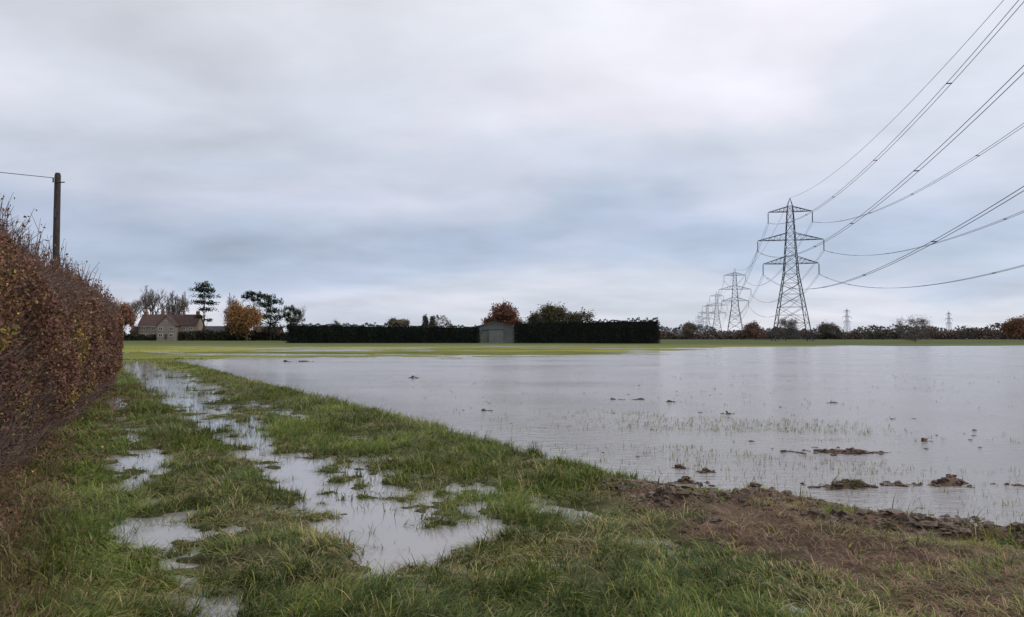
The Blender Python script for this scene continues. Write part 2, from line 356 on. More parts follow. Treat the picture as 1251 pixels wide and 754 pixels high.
p=hedge_pt(s,off-.06,z);dd=norm(np.stack([Nn[0]*.5+rng.normal(0,.5,N),Nn[1]*.5+rng.normal(0,.5,N),rng.uniform(.1,1.8,N)],1))
Lh=rng.uniform(.14,.45,N)[:,None];p1=p+dd*Lh*.5;p2=p1+norm(dd+rng.normal(0,.35,(N,3)))*Lh*.5
rr=rng.uniform(.0016,.0038,N)*(1+s.clip(0)/12)
c=np.array([.14,.095,.08])*rng.uniform(.4,1.5,(N,1))
for a,b,r0,r1 in ((p,p1,rr,rr*.8),(p1,p2,rr*.8,rr*.3)):
    V,F=tubes(a,b,r0,r1,3);mb.add(V,F,np.repeat(c,6,0),1)
# top sprouts with a few leaves
N=3400;s=SL+(SR-SL)*rng.random(N)**1.2;off=rng.uniform(-1.5,-.15,N);z=hedgeH(s)-.25
p=hedge_pt(s,off,z);dd=norm(np.stack([rng.normal(0,.28,N),rng.normal(0,.28,N),np.ones(N)],1));Lh=(rng.uniform(.25,.6,N)+.35*(rng.random(N)<.14))[:,None]
p1=p+dd*Lh*.6;p2=p1+norm(dd+rng.normal(0,.22,(N,3)))*Lh*.4
for a,b,r0,r1 in ((p,p1,.005,.0035),(p1,p2,.0035,.0015)):
    k=1+s.clip(0)/14
    V,F=tubes(a,b,r0*k,r1*k,3);mb.add(V,F,np.array([.10,.065,.055]),1)
for t in np.linspace(.25,1,7):
    Q=lerp(p,p2,t)+rng.normal(0,.025,(N,3));kp=rng.random(N)<.7*(1.15-t*.6);Q=Q[kp];d=np.linalg.norm(Q[:,:2],axis=1)
    V,F=quads(Q,(.022+.0018*d)*rng.uniform(.7,1.3,len(Q)),aspect=.65);mb.add(V,F,np.repeat(hedge_cols(s[kp],Q[:,2],len(Q)),4,0),0)
# stems at the foot
N=900;s=rng.uniform(SL,SR,N);off=-rng.uniform(.15,1.2,N);p=hedge_pt(s,off,np.full(N,0.));p1=p+np.stack([rng.normal(0,.15,N),rng.normal(0,.15,N),rng.uniform(.8,1.4,N)],1)
V,F=tubes(p,p1,rng.uniform(.010,.028,N),np.full(N,.007),5);mb.add(V,F,np.array([.12,.10,.08]),1)
# solid core, painted dark to stand in for shade inside the hedge
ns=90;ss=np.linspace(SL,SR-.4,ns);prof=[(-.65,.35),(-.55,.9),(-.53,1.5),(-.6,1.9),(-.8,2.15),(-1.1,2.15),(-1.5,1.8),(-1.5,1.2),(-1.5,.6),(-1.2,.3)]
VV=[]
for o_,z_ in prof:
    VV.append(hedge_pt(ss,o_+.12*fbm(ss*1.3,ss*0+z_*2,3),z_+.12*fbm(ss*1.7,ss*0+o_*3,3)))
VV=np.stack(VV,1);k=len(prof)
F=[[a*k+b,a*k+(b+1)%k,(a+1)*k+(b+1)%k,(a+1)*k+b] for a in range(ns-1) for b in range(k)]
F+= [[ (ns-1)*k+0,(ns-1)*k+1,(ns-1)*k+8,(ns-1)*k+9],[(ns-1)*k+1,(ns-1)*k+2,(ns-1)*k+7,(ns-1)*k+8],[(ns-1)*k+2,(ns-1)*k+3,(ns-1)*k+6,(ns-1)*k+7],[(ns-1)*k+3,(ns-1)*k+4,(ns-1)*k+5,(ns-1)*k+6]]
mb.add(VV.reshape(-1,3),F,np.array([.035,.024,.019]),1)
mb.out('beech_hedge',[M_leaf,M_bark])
N=9000;s=SL+(SR-SL)*rng.random(N)**1.4;off=rng.normal(.0,.45,N);p=hedge_pt(s,off,s*0);p[:,2]=H(p[:,0],p[:,1])+rng.uniform(.004,.05,N)
V,F=quads(p,.045,aspect=.7);mkmesh('fallen_leaves',V,F,[M_leaf],col=np.repeat(hedge_cols(s,s*0+.2,N),4,0))

# ---------------------------------------------------------------- trees
def grow(seed,levels=5,nch=4,spread=.75,ratio=.7,trunk=.28,upb=.18):
    r=np.random.default_rng(seed);segs=[];tips=[]
    st=[(np.zeros(3),np.array([0,0,1.]),trunk,.022,0)]
    while st:
        p,d,L_,rad,lv=st.pop()
        pts=[p];k=3
        for i in range(k):
            d=norm(d+r.normal(0,.10 if lv==0 else .17,3)+np.array([0,0,upb*(lv>0)*.3]))
            q=pts[-1]+d*L_/k;r0=rad*(1-.35*i/k);r1=rad*(1-.35*(i+1)/k)
            segs.append((pts[-1],q,r0,r1));pts.append(q)
        if lv<levels:
            n=nch if lv else nch+1
            for j in range(n):
                t=1 if j==0 else r.uniform(.35,1)
                b=pts[1+min(int(t*k),k-1)] if t<1 else pts[-1]
                if lv==0 and j>0: b=lerp(pts[1],pts[-1],r.uniform(.3,1))
                side=norm(np.cross(d,r.normal(size=3)))
                nd=norm(d*(1 if j else 1.6)+side*spread*r.uniform(.7,1.4)+np.array([0,0,upb]))
                st.append((b,nd,L_*ratio*r.uniform(.8,1.15)*(1 if lv else .95),rad*.6,lv+1))
        else: tips.append(pts[-1]);tips.append(pts[1])
    P=np.array([s[0] for s in segs]);Q=np.array([s[1] for s in segs]);a=np.array([s[2] for s in segs]);b=np.array([s[3] for s in segs]);T=np.array(tips)
    return P,Q,a,b,T
def tree(name,x,y,Ht,Wd,seed,leaf=0,lsize=.4,lcol=(.2,.1,.04),bark=(.095,.08,.075),rmin=.05,levels=5,jit=.5,**k):
    P,Q,a,b,T=grow(seed,levels=levels,**k)
    sz=Ht/Q[:,2].max();rr=np.percentile(np.hypot(Q[:,0],Q[:,1]),96);sx=Wd/2/rr
    sc=np.array([sx,sx,sz]);P=P*sc;Q=Q*sc;T=T*sc
    P[:,2]=np.maximum(P[:,2],0);Q[:,2]=np.maximum(Q[:,2],.05)
    mb=MB();V,F=tubes(P,Q,np.maximum(a*Ht,rmin),np.maximum(b*Ht,rmin*.8));mb.add(V,F,np.array(bark),1)
    r=np.random.default_rng(seed+99)
    if leaf:
        idx=r.integers(0,len(T),leaf);C_=T[idx]+r.normal(0,jit,(leaf,3))
        C_[:,2]=np.maximum(C_[:,2],Ht*.06)
        V,F=quads(C_,lsize*r.uniform(.6,1.4,leaf),r,.8)
        cl=r.uniform(.6,1.35,len(T))[idx]
        c=np.array(lcol)*(cl*r.normal(1,.15,leaf))[:,None];mb.add(V,F,np.clip(np.repeat(c,4,0),.005,1),0)
    z=float(H(np.array([x*1.]),np.array([y*1.]))[0])-.05
    return mb.out(name,[M_leaf,M_bark],loc=(x,y,z))
def pads_tree(name,x,y,Ht,pads,seed,col=(.026,.042,.022),tr=.3,lean=0):
    r=np.random.default_rng(seed);mb=MB()
    pts=[np.array([lean*t*Ht*.1+r.normal(0,.12),r.normal(0,.12),t*Ht*.95]) for t in np.linspace(0,1,7)]
    V,F=tubes(pts[:-1],pts[1:],np.linspace(tr,tr*.4,6),np.linspace(tr*.87,tr*.3,6),6);mb.add(V,F,np.array([.06,.04,.03]),1)
    for (zf,ox,oy,rx,rz,n) in pads:
        rx*=1.2;rz*=1.5;n=int(n*2)
        c=np.array([ox,oy,zf*Ht]);j=min(int(zf*.85*6),5);V,F=tubes([pts[j]],[c-np.array([0,0,rz*.4])],[.12],[.05]);mb.add(V,F,np.array([.05,.035,.03]),1)
        g=norm(r.normal(size=(n,3)))*r.random((n,1))**.45
        q=c+g*np.array([rx,rx,rz])*(1+.35*np.sin(g[:,:1]*7+ox*3))
        V,F=quads(q,.6*r.uniform(.5,1.4,n),r,.55)
        cc=np.array(col)*(r.uniform(.6,1.4,(n,1)))*(1+.5*g[:,2:3]);mb.add(V,F,np.clip(np.repeat(cc,4,0),.004,1),0)
    z=float(H(np.array([x*1.]),np.array([y*1.]))[0])-.05
    return mb.out(name,[M_leaf,M_bark],loc=(x,y,z))
# farmstead trees (left)
tree('bare_tree',-157,300,17.5,12,1,leaf=1400,lcol=(.18,.12,.09),lsize=.35,rmin=.03)
tree('bare_tree',-170,312,18,15,21,spread=.95,rmin=.035)
tree('autumn_oak_tree',-148.5,295,14.5,9.5,2,leaf=4200,lcol=(.30,.15,.09),lsize=.5,spread=.95,trunk=.2)
BK=(.15,.125,.115)
tree('bare_tree',-146.5,318,22.5,15,3,spread=.9,trunk=.24,rmin=.04,bark=BK)
tree('bare_tree',-139,320,21,13,4,spread=.9,trunk=.24,rmin=.04,bark=BK)
tree('bare_tree',-133.5,316,20.5,12,5,spread=.9,trunk=.24,rmin=.04,bark=BK)
tree('bare_tree',-115.5,318,20,13,6,spread=.9,trunk=.24,rmin=.04,bark=BK)
tree('bare_tree',-108,306,14,11,22,spread=.9,rmin=.035,bark=BK)
tree('bare_tree',-163,335,19,16,23,rmin=.035,bark=BK)
tree('bare_tree',-92,330,15,13,24,spread=.9,rmin=.035,bark=BK)
pads_tree('cedar_tree',-119,300,22,[(.97,0,0,2.6,1.0,260),(.9,-1.8,.5,2.8,.8,260),(.88,2,-.5,2.6,.8,240),(.78,.6,0,3.8,.8,300),(.68,-2,0,2.8,.7,200),(.66,2.6,0,2.3,.6,180),(.55,1,0,3,.6,180),(.42,-1.6,0,2,.5,110),(.36,1.8,0,1.6,.5,80)],31)
pads_tree('scots_pine_tree',-103.5,312,19.5,[(.97,-1,0,3,.7,260),(.92,2.4,0,3,.7,260),(.9,-3,0,2.3,.6,180),(.84,.5,0,3.4,.7,200),(.76,2.8,0,1.6,.5,90)],32)
pads_tree('pine_tree',-92.5,298,17,[(.97,-1,0,2.2,1,240),(.88,1.4,0,2.8,.9,260),(.8,-2.0,0,2.6,.9,240),(.68,1,0,3.6,.9,280),(.55,-1.5,0,3,.9,240),(.52,2.5,0,2.6,.8,200),(.38,0,0,3.2,1.1,260),(.25,-.5,0,2.4,1,160)],33)
pads_tree('pine_tree',-85.5,300,13.2,[(.94,0,0,2,.8,200),(.82,2.2,0,2.4,.8,200),(.74,-1.8,0,2.2,.8,200),(.6,1,0,3.4,.8,240),(.4,0,0,3,.9,240)],34)
tree('weeping_willow_tree',-97,285,13.8,14,7,leaf=12000,lcol=(.27,.145,.06),lsize=.5,jit=1.0,spread=1.1,trunk=.12,upb=.02)
tree('garden_shrub',-104,296,6.5,8,8,leaf=2500,lcol=(.035,.045,.022),lsize=.5,levels=4,jit=.6)
tree('garden_shrub',-151,296,4.5,8,9,leaf=2500,lcol=(.05,.05,.025),lsize=.5,levels=4,jit=.6)
# middle trees
tree('autumn_oak_tree',-2.8,230,11.2,10.5,10,leaf=9000,lcol=(.19,.09,.058),lsize=.45,jit=.7,spread=1.0,trunk=.18,upb=.06)
tree('oak_tree',12,232,11,12.5,11,leaf=7500,lcol=(.095,.09,.045),lsize=.45,jit=.7,spread=1.0,trunk=.18,upb=.06)
tree('oak_tree',18.6,236,9.6,10,12,leaf=3800,lcol=(.11,.095,.055),lsize=.42,spread=1.,trunk=.2)
tree('ash_tree',6.5,240,9.2,9,13,leaf=3000,lcol=(.11,.095,.055),lsize=.4,spread=1.)
tree('ash_tree',-57,400,11.2,12,14,leaf=3500,lcol=(.18,.15,.10),lsize=.6,rmin=.06,spread=1.)
tree('bare_tree',-35,400,13.2,18,15,rmin=.06,spread=1.0,trunk=.2,bark=BK)
tree('poplar_tree',-45,405,12.6,2.8,16,leaf=3000,lcol=(.09,.09,.07),lsize=.6,rmin=.05)
tree('poplar_tree',-41.5,405,11.8,2.6,17,leaf=3000,lcol=(.09,.09,.07),lsize=.6,rmin=.05)
tree('ash_tree',-90,402,10.4,9,18,leaf=1500,lcol=(.12,.11,.08),lsize=.5,rmin=.05)
# right trees
tree('hawthorn_tree',124.5,240,8.3,10.4,41,rmin=.03,trunk=.10,leaf=4500,lcol=(.16,.145,.135),lsize=.16,jit=.8,spread=1.2,upb=-.03,bark=(.12,.11,.10))
tree('hawthorn_tree',105.5,300,8.8,9,42,leaf=4000,lcol=(.14,.12,.105),lsize=.25,rmin=.035,jit=.7,trunk=.12,spread=1.1,upb=.02)
tree('autumn_oak_tree',216,330,10.3,12,43,leaf=6000,lcol=(.20,.105,.065),lsize=.5,jit=.8,trunk=.12,spread=1.1,upb=.03)
tree('field_maple_tree',137,440,9.8,11,44,leaf=4000,lcol=(.20,.12,.095),lsize=.6,rmin=.07,jit=.8,trunk=.12,spread=1.1,upb=.03)
tree('field_maple_tree',290,440,10.8,16,45,leaf=4000,lcol=(.13,.11,.085),lsize=.6,rmin=.07,jit=.8,trunk=.12,spread=1.1,upb=.03)
tree('field_maple_tree',182,445,9.3,12,46,leaf=4000,lcol=(.13,.12,.10),lsize=.6,rmin=.07,jit=.8,trunk=.12,spread=1.1,upb=.03)
tree('field_maple_tree',102,446,9.5,10,47,leaf=3500,lcol=(.14,.11,.09),lsize=.6,rmin=.07,jit=.8,trunk=.12,spread=1.1,upb=.03)
# conifer hedge rows
def conifer_row(name,x0,x1,y,h0,h1,seed,th=2.6):
    r=np.random.default_rng(seed);mb=MB();Lx=x1-x0
    n=int(Lx*170);x=r.uniform(x0,x1,n);hx=lerp(h0,h1,(x-x0)/Lx)+.22*fbm(x*.7+seed,x*0,3)
    z=hx*r.random(n)**.9;f=.25*fbm(x*.8,z*.4+seed,3);yy=y-th/2+f+r.exponential(.12,n)+.5*sm(1.0,0,hx-z)
    nt=int(Lx*70);xt=r.uniform(x0,x1,nt);ht=lerp(h0,h1,(xt-x0)/Lx)+.22*fbm(xt*.7+seed,xt*0,3)+1.0*np.maximum(0,fbm(xt*2,xt*0+5,2)-.05)
    P=np.concatenate([np.stack([x,yy,z],1),np.stack([xt,r.uniform(y-th/2,y+th/2,nt),ht-r.exponential(.15,nt)],1)])
    ne=700
    for xe in (x0,x1):
        he=lerp(h0,h1,(xe-x0)/Lx);ze=r.random(ne)*he;P=np.concatenate([P,np.stack([xe+r.normal(0,.25,ne)*(1.2-ze/he*.5),r.uniform(y-th/2,y+th/2,ne),ze],1)])
    V,F=quads(P,r.uniform(.2,.5,len(P)),r,.45,up=.8)
    c=np.array([.015,.023,.014])*(1+.9*fbm(P[:,0]*.9,P[:,2]*.3,3))[:,None]*r.uniform(.6,1.5,(len(P),1));mb.add(V,F,np.clip(np.repeat(c,4,0),.002,1),0)
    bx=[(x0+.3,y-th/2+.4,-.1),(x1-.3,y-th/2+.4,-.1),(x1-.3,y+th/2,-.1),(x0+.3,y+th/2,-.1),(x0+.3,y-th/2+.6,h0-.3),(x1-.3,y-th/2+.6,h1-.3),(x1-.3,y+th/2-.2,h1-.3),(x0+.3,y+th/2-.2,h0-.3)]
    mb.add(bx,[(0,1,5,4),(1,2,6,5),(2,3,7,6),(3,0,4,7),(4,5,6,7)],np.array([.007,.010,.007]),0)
    mb.out(name,[M_leaf])
conifer_row('conifer_hedge',-54.5,-8.3,190,4.7,4.2,51)
conifer_row('conifer_hedge',.9,35.6,190,5.2,5.8,52)
# distant hedgerows / woodland strips
def strip(name,x0,y0,x1,y1,hm,hv,n,size,cols,seed,f=.05,depth=5,mat=M_far):
    r=np.random.default_rng(seed);t=r.random(n);L_=math.hypot(x1-x0,y1-y0)
    hh=hm+hv*fbm(t*L_*f+seed,t*0+seed,4)+hv*.4*fbm(t*L_*f*5,t*0,2);z=np.maximum(hh,hm*.25)*r.random(n)
    P=np.stack([lerp(x0,x1,t),lerp(y0,y1,t)+r.uniform(-depth,depth,n),z],1)
    V,F=quads(P,size*r.uniform(.6,1.4,n),r,.8)
    k=np.clip(.5+.9*fbm(t*L_*f*1.7+9,t*0+seed+4,3)+r.normal(0,.12,n),0,1)[:,None]
    c=lerp(np.array(cols[0]),np.array(cols[1]),k)*r.uniform(.8,1.2,(n,1))
    mb=MB();mb.add(V,F,np.repeat(c,4,0));mb.out(name,[mat])
strip('field_hedgerow',60,450,420,440,5.2,5,22000,1.0,((.16,.11,.095),(.09,.082,.066)),61,depth=3)
strip('field_hedgerow',-175,296,-130,300,3,1.5,2600,.8,((.05,.045,.03),(.04,.045,.025)),62,depth=2)
strip('field_hedgerow',-128,300,-72,300,3.4,1.6,4800,.8,((.026,.032,.02),(.05,.042,.03)),63,depth=2)
strip('field_hedgerow',-80,270,-40,262,3,1,3000,.8,((.03,.035,.02),(.05,.045,.03)),66,depth=2)
strip('distant_woodland',150,1100,1100,1150,14,11,14000,3.5,((.19,.20,.22),(.16,.165,.18)),64,f=.012,depth=20)  # bluish greys paint distance haze into the foliage, also on the next line
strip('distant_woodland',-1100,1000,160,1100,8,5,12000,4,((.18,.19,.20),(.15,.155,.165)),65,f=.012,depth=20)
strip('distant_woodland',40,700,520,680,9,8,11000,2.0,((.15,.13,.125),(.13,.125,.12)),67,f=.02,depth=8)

# ---------------------------------------------------------------- electricity pylons
def pylon_mesh():
    segs=[]
    zs=[0,6.5,12,16.5,20.3,23.5,27.1,29.7,32.5,35.3,37.9,41.5,45.2,47.2]
    def w(z): return float(np.interp(z,[0,23.5,35.3,45.2,47.2,50],[6.1,2.35,1.55,1.0,.8,.05]))
    cs=[(-1,-1),(1,-1),(1,1),(-1,1)]
    def P(c,z): return np.array([c[0]*w(z),c[1]*w(z),z])
    for a,b in zip(zs[:-1],zs[1:]):
        for i in range(4):
            c=cs[i];d=cs[(i+1)%4]
            segs.append((P(c,a),P(c,b),.18 if a<25 else .14))
            segs.append((P(c,a),P(d,b),.08));segs.append((P(d,a),P(c,b),.08))
            segs.append((P(c,b),P(d,b),.065))
            if b-a>4:
                m=(a+b)/2
                segs.append((P(c,m),(P(c,a)+P(d,b))/2,.05));segs.append((P(d,m),(P(c,a)+P(d,b))/2,.05))
    for c in cs: segs.append((P(c,47.2),np.array([0,0,50.]),.1))
    tips=[]
    for z,L_ in ((27.1,9.2),(35.3,10.9),(45.2,7.3)):
        dz=2.4 if z<45 else 1.8
        for sx in (-1,1):
            tip=np.array([sx*L_,0,z]);tips.append(tip)
            for sy in (-1,1):
                b=np.array([sx*w(z),sy*w(z),z]);t=np.array([sx*w(z+dz),sy*w(z+dz),z+dz])
                segs.append((b,tip,.12));segs.append((t,tip,.12))
                k=5
                for i in range(1,k):
                    segs.append((lerp(b,tip,i/k),lerp(t,tip,i/k),.05));segs.append((lerp(b,tip,(i-1)/k),lerp(t,tip,i/k),.05))
            for i in range(1,5):
                b1=np.array([sx*w(z),-w(z),z]);b2=np.array([sx*w(z),w(z),z]);segs.append((lerp(b1,tip,i/5),lerp(b2,tip,i/5),.05))
    mb=MB();V,F=tubes([s[0] for s in segs],[s[1] for s in segs],[s[2] for s in segs],[s[2] for s in segs]);mb.add(V,F,0,0)
    for t in tips:
        for sy in (-.25,.25):
            zz=np.linspace(-.3,-3.6,12)
            for a,b in zip(zz[:-1],zz[1:]):
                V,F=tubes([t+[0,sy,a],],[t+[0,sy,b]],[.16],[.07],6);mb.add(V,F,0,1)
        V,F=tubes([t+[-.3,0,-3.7]],[t+[.3,0,-3.7]],[.09],[.09]);mb.add(V,F,0,0)
    return mb,tips
pm,TIPS=pylon_mesh()
LD=np.array([60.3,278.]);base=np.array([96.7,269.]);rz=-math.atan2(LD[0],LD[1])
p0=pm.out('electricity_pylon',[M_steel,M_ins],loc=(base[0],base[1],0));p0.rotation_euler[2]=rz
def gz(x,y): return float(H(np.array([x*1.]),np.array([y*1.]))[0])
pos=[base+LD*k for k in range(-1,6)]
for k,q in enumerate(pos):
    if k==1: continue
    o=bpy.data.objects.new('electricity_pylon',p0.data);C.objects.link(o);o.location=(q[0],q[1],0);o.rotation_euler[2]=rz
for x,y,rot in ((560,1300,.5),(810,1442,.5),(1060,1584,.5)):
    o=bpy.data.objects.new('electricity_pylon',p0.data);C.objects.link(o);o.location=(x,y,0);o.rotation_euler[2]=rot
# conductors
perp=np.array([math.cos(rz),math.sin(rz)])
cu=bpy.data.curves.new('power_line','CURVE');cu.dimensions='3D';cu.bevel_depth=1;cu.bevel_resolution=1;cu.materials.append(M_wire)
def wire(a,b,sag,r,n=48,cur=cu):
    sp=cur.splines.new('POLY');sp.points.add(n)
    for i in range(n+1):
        t=i/n;p=lerp(np.array(a),np.array(b),t);sp.points[i].co=(p[0],p[1],p[2]-4*sag*t*(1-t),1);sp.points[i].radius=r
for k in range(len(pos)-1):
    a=pos[k];b=pos[k+1];r=.034 if k==0 else .045
    wire((*a,50),(*b,50),9.5,r*1.0)
    for t in TIPS:
        for o in (-.28,.28):
            A3=a+perp*(t[0]+o);B3=b+perp*(t[0]+o);wire((*A3,t[2]-3.8),(*B3,t[2]-3.8),12.0 if k==0 else 11,r)
        if k==0:   # spacers
            for f in np.linspace(.1,.95,8):
                c1=lerp(a,b,f);z=t[2]-3.8-4*12*f*(1-f)
                sp=cu.splines.new('POLY');sp.points.add(1)
                for j,o in enumerate((-.32,.32)):
                    q=c1+perp*(t[0]+o);sp.points[j].co=(q[0],q[1],z,1);sp.points[j].radius=.07
ob=bpy.data.objects.new('power_line',cu);C.objects.link(ob)
# ---------------------------------------------------------------- telegraph pole
def cylpole(x,y,h):
    n=12;a=np.arange(n)*2*np.pi/n;lv=[(0,.16),(2,.155),(5,.14),(h-.1,.125),(h,.09)]
    V=[(r*math.cos(t),r*math.sin(t),z) for z,r in lv for t in a]
    F=[(l*n+i,l*n+(i+1)%n,(l+1)*n+(i+1)%n,(l+1)*n+i) for l in range(4) for i in range(n)]
    e=bpy.data.objects.new('telegraph_pole',None);C.objects.link(e);e.location=(x,y,gz(x,y)-.1)
    mkmesh('pole',V,F,[M_wood],smooth=True,parent=e)
    V,F=tubes([(.0,-.14,h-.45),(-.1,-.16,h-.45),(0,-.15,h-1.6)],[(.42,-.2,h-.45),(-.1,-.16,h-.25),(0,-.15,h-2.0)],[.025,.03,.06],[.025,.03,.06],6);mkmesh('bracket',V,F,[M_steel],parent=e)
cylpole(-20,34,8.75);cylpole(-45,-5,8.75)
cu2=bpy.data.curves.new('telephone_wire','CURVE');cu2.dimensions='3D';cu2.bevel_depth=1;cu2.materials.append(M_wood)
wire((-20.1,34,8.6),(-45,-5,8.6),.8,.014,30,cu2);o=bpy.data.objects.new('telephone_wire',cu2);C.objects.link(o)

# ---------------------------------------------------------------- farmhouse and buildings
M_roof=plain('clay_roof_tiles',(.12,.075,.065),.85,2,.3,wave=('Z',6,.05))
M_wall=plain('limestone_wall',(.26,.21,.17),.9,2.5,.25);M_brick=plain('brick',(.22,.11,.08),.9,4,.3)
M_white=plain('white_painted_frame',(.75,.75,.73),.5,2,.05);M_glass=plain('window_glass',(.03,.035,.045),.1,1,.1,spec=.6)
M_door=plain('painted_door',(.05,.07,.06),.5);M_tin=plain('corrugated_sheet',(.17,.18,.17),.55,.6,.15,wave=('X',4,.05));M_tinr=plain('fibre_cement_roof',(.13,.135,.13),.8,.7,.2,wave=('X',4,.05))
def box(name,x0,x1,y0,y1,z0,z1,mat,parent):
    V=[(x0,y0,z0),(x1,y0,z0),(x1,y1,z0),(x0,y1,z0),(x0,y0,z1),(x1,y0,z1),(x1,y1,z1),(x0,y1,z1)]
    return mkmesh(name,V,[(0,3,2,1),(4,5,6,7),(0,1,5,4),(1,2,6,5),(2,3,7,6),(3,0,4,7)],[mat],parent=parent)
def gable(name,x0,x1,y0,y1,ze,zr,mr,mw,parent,ax='x',ov=.35,hip=0):
    t=.22
    if ax=='x':
        ym=(y0+y1)/2;sl=(zr-ze)/(ym-y0);a=[(y0-ov,ze-ov*sl),(ym,zr),(y1+ov,ze-ov*sl)];f=lambda s,p,dz:(s,p[0],p[1]+dz);e0,e1=x0-ov,x1+ov;g0,g1=x0,x1;gg=[(y0,ze),(ym,zr-.02),(y1,ze)]
    else:
        xm=(x0+x1)/2;sl=(zr-ze)/(xm-x0);a=[(x0-ov,ze-ov*sl),(xm,zr),(x1+ov,ze-ov*sl)];f=lambda s,p,dz:(p[0],s,p[1]+dz);e0,e1=y0-ov,y1+ov;g0,g1=y0,y1;gg=[(x0,ze),(xm,zr-.02),(x1,ze)]
    V=[f(e,p,d) for e in (e0,e1) for d in (0,t) for p in a]
    mkmesh(name,V,[(3,4,10,9),(4,5,11,10),(0,6,7,1),(1,7,8,2),(0,1,4,3),(1,2,5,4),(6,9,10,7),(7,10,11,8),(0,3,9,6),(2,8,11,5)],[mr],parent=parent)
    V=[f(e,p,0) for e in (g0,g1) for p in gg];mkmesh(name+'_gable_walls',V,[(0,1,2),(5,4,3)],[mw],parent=parent)
def window(x,y,z,w,h,parent,i,nx_=2):
    box('window_frame_%d'%i,x-w/2,x+w/2,y-.06,y,z,z+h,M_white,parent)
    for k in range(nx_):
        a=x-w/2+.09+k*(w-.09)/nx_;box('window_pane_%d_%d'%(i,k),a,a+(w-.09)/nx_-.09,y-.075,y-.05,z+.1,z+h-.1,M_glass,parent)
    box('window_sill_%d'%i,x-w/2-.1,x+w/2+.1,y-.16,y-.063,z-.12,z-.003,M_wall,parent)
e=bpy.data.objects.new('farmhouse',None);C.objects.link(e);e.location=(-133,300,gz(-133,300)+.4)
box('main_walls',-11,11,0,8,-.6,5.6,M_wall,e);gable('main_roof',-11,11,0,8,5.6,9.6,M_roof,M_wall,e)
box('wing_walls',-2.4,4.6,-3.5,-.003,-.6,5.4,M_wall,e);gable('wing_roof',-2.4,4.6,-3.5,3.2,5.4,9.0,M_roof,M_wall,e,'y')
box('lean_to_walls',-14.5,-11.003,.5,7,-.6,3,M_brick,e);gable('lean_to_roof',-14.5,-11.4,.5,7,3,5,M_roof,M_brick,e)
for i,(cx,cy) in enumerate(((-10.2,4),(-3.5,4),(10.2,4))):
    box('chimney_stack_%d'%i,cx-.6,cx+.6,cy-.45,cy+.45,8.7,11,M_brick,e)
    for j in (-.3,.3): V,F=tubes([(cx+j,cy,11)],[(cx+j,cy,11.5)],[.16],[.13],8);mkmesh('chimney_pot',V,F,[M_brick],parent=e)
k=0
for wx in (-9,-5.2,6.4,9):
    for wz in (1,3.6): window(wx,-.003,wz,1.4,1.3,e,k);k+=1
for wx in (-.9,3.1):
    for wz in (1,3.5): window(wx,-3.503,wz,1.5,1.3,e,k);k+=1
window(1.1,-3.503,6.2,.8,1,e,k,1)
box('front_door',.6,1.6,-3.57,-3.505,0,2.1,M_door,e)
box('gutter',-11.3,-2.8,-.5,-.37,5.1,5.22,M_white,e)
e=bpy.data.objects.new('farm_outbuilding',None);C.objects.link(e);e.location=(-113,304,gz(-113,304)-.1)
box('walls',-8,8,0,6,0,3.2,plain('dark_boarding',(.05,.045,.04),.8,3,.3,wave=('X',5,.03)),e);gable('roof',-8,8,0,6,3.2,5.6,plain('slate_roof',(.07,.07,.075),.7,2,.3),M_brick,e)
box('door',-2,1,-.08,-.003,0,2.6,M_door,e)
e=bpy.data.objects.new('brick_cottage',None);C.objects.link(e);e.location=(-95,300,gz(-95,300)-.1)
box('walls',-5,5,0,6,0,3,M_brick,e);gable('roof',-5,5,0,6,3,5.4,M_roof,M_brick,e)
window(-2.5,-.003,1,1.3,1.2,e,0);window(2.5,-.003,1,1.3,1.2,e,1);box('door',-.5,.5,-.07,-.003,0,2.1,M_door,e)
e=bpy.data.objects.new('metal_barn',None);C.objects.link(e);e.location=(-4.2,196,gz(-4.2,196)-.1)
box('walls',-6.5,5.8,0,16,0,3.6,M_tin,e);gable('roof',-6.5,5.8,0,16,3.6,5.35,M_tinr,M_tin,e,'y',ov=.25)
box('sliding_door',-1.6,2.0,-.12,-.003,.05,3.3,plain('door_sheet',(.20,.21,.20),.5,1,.1,wave=('X',4,.04)),e);box('door_rail',-3.4,2.2,-.16,-.003,3.31,3.45,M_steel,e)

# ---------------------------------------------------------------- sky, sun
W=bpy.data.worlds.new('World');S.world=W;W.use_nodes=True;N=W.node_tree.nodes;L=W.node_tree.links;bg=N['Background']
el=math.radians(24);az=math.radians(60)
sky=N.new('ShaderNodeTexSky');sky.sky_type='NISHITA';sky.sun_disc=False;sky.sun_elevation=el;sky.sun_rotation=az
tc=N.new('ShaderNodeTexCoord');sx=N.new('ShaderNodeSeparateXYZ');L.new(tc.outputs['Generated'],sx.inputs[0])
def math_(op,a,b=None,c=None):
    n=N.new('ShaderNodeMath');n.operation=op
    for i,v in enumerate((a,b,c)):
        if v is None: continue
        if isinstance(v,(int,float)): n.inputs[i].default_value=v
        else: L.new(v,n.inputs[i])
    return n.outputs[0]
zc=math_('MAXIMUM',sx.outputs['Z'],0.0);dn=math_('ADD',zc,.2)
cx=N.new('ShaderNodeCombineXYZ');L.new(math_('DIVIDE',sx.outputs['X'],dn),cx.inputs[0]);L.new(math_('DIVIDE',sx.outputs['Y'],dn),cx.inputs[1])
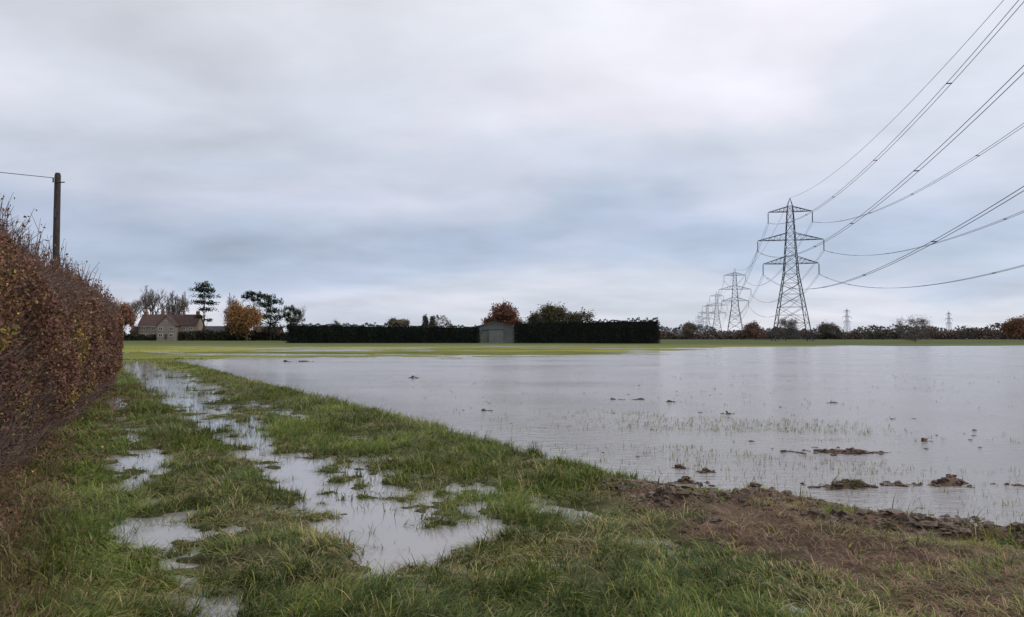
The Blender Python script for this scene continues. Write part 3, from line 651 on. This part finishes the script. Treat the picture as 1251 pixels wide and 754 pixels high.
def noise(scale,det,off,dist=0,sc=(1,1,1),rot=0):
    mp=N.new('ShaderNodeMapping');mp.inputs['Location'].default_value=off;mp.inputs['Scale'].default_value=sc;mp.inputs['Rotation'].default_value=(0,0,rot);L.new(cx.outputs[0],mp.inputs['Vector'])
    n=N.new('ShaderNodeTexNoise');n.inputs['Scale'].default_value=scale;n.inputs['Detail'].default_value=det;n.inputs['Distortion'].default_value=dist;n.inputs['Roughness'].default_value=.5
    L.new(mp.outputs[0],n.inputs['Vector']);return n.outputs['Fac']
nA=noise(.7,5,(3.1,1.2,0),.4);nB=noise(1.2,6,(8.1,4.2,0),.3,(.8,1.1,1),.3);nC=noise(3.0,8,(1,9,0),.2,(.8,1,1),.2)
zz=math_('ADD',zc,math_('MULTIPLY',math_('SUBTRACT',nA,.5),.2))
rp=N.new('ShaderNodeValToRGB');R=rp.color_ramp;R.interpolation='EASE'
st=[(0,(.61,.65,.73)),(.04,(.58,.63,.73)),(.085,(.455,.54,.685)),(.13,(.43,.51,.655)),(.2,(.55,.605,.715)),(.28,(.66,.695,.785)),(.42,(.765,.785,.855)),(1,(.80,.82,.88))]
R.elements[0].position=0;R.elements[0].color=(*st[0][1],1);R.elements[1].position=1;R.elements[1].color=(*st[-1][1],1)
for p,c in st[1:-1]:
    q=R.elements.new(p);q.color=(*c,1)
L.new(zz,rp.inputs[0])
br=math_('ADD',math_('MULTIPLY',math_('SUBTRACT',nB,.5),.8),math_('MULTIPLY',math_('SUBTRACT',nC,.5),.38))
br=math_('ADD',br,math_('MULTIPLY',sx.outputs['X'],.10))
br=math_('ADD',br,1.02)
vs=N.new('ShaderNodeVectorMath');vs.operation='SCALE';L.new(rp.outputs[0],vs.inputs[0]);L.new(br,vs.inputs['Scale'])
tint=N.new('ShaderNodeMix');tint.data_type='RGBA';tint.blend_type='MULTIPLY';tint.inputs[7].default_value=(1.04,.988,.975,1)
mrr=N.new('ShaderNodeMapRange');mrr.inputs['From Min'].default_value=.48;mrr.inputs['From Max'].default_value=.62;L.new(nB,mrr.inputs['Value']);L.new(mrr.outputs[0],tint.inputs[0]);L.new(vs.outputs[0],tint.inputs[6])
sk=N.new('ShaderNodeVectorMath');sk.operation='SCALE';sk.inputs['Scale'].default_value=.08;L.new(sky.outputs[0],sk.inputs[0])
mx=N.new('ShaderNodeMix');mx.data_type='RGBA';mx.inputs[0].default_value=.95;L.new(sk.outputs[0],mx.inputs[6]);L.new(tint.outputs[2],mx.inputs[7])
L.new(mx.outputs[2],bg.inputs['Color']);bg.inputs['Strength'].default_value=1.08
sd=bpy.data.lights.new('sun','SUN');sd.energy=1.5;sd.angle=math.radians(15);sd.color=(1,.96,.9);so=bpy.data.objects.new('sun',sd);C.objects.link(so)
dv=Vector((math.sin(az)*math.cos(el),math.cos(az)*math.cos(el)*-.3,math.sin(el)+.35));so.rotation_euler=dv.to_track_quat('Z','Y').to_euler()
# ---------------------------------------------------------------- camera
cam=bpy.data.cameras.new('camera');cam.sensor_width=36;cam.lens=27.34;cam.clip_end=9000;cam.clip_start=.05
co=bpy.data.objects.new('camera',cam);C.objects.link(co);co.location=(0,0,1.6);co.rotation_euler=(math.radians(90+2.11),0,0);S.camera=co
S.view_settings.view_transform='Standard';S.view_settings.look='None';S.view_settings.exposure=0
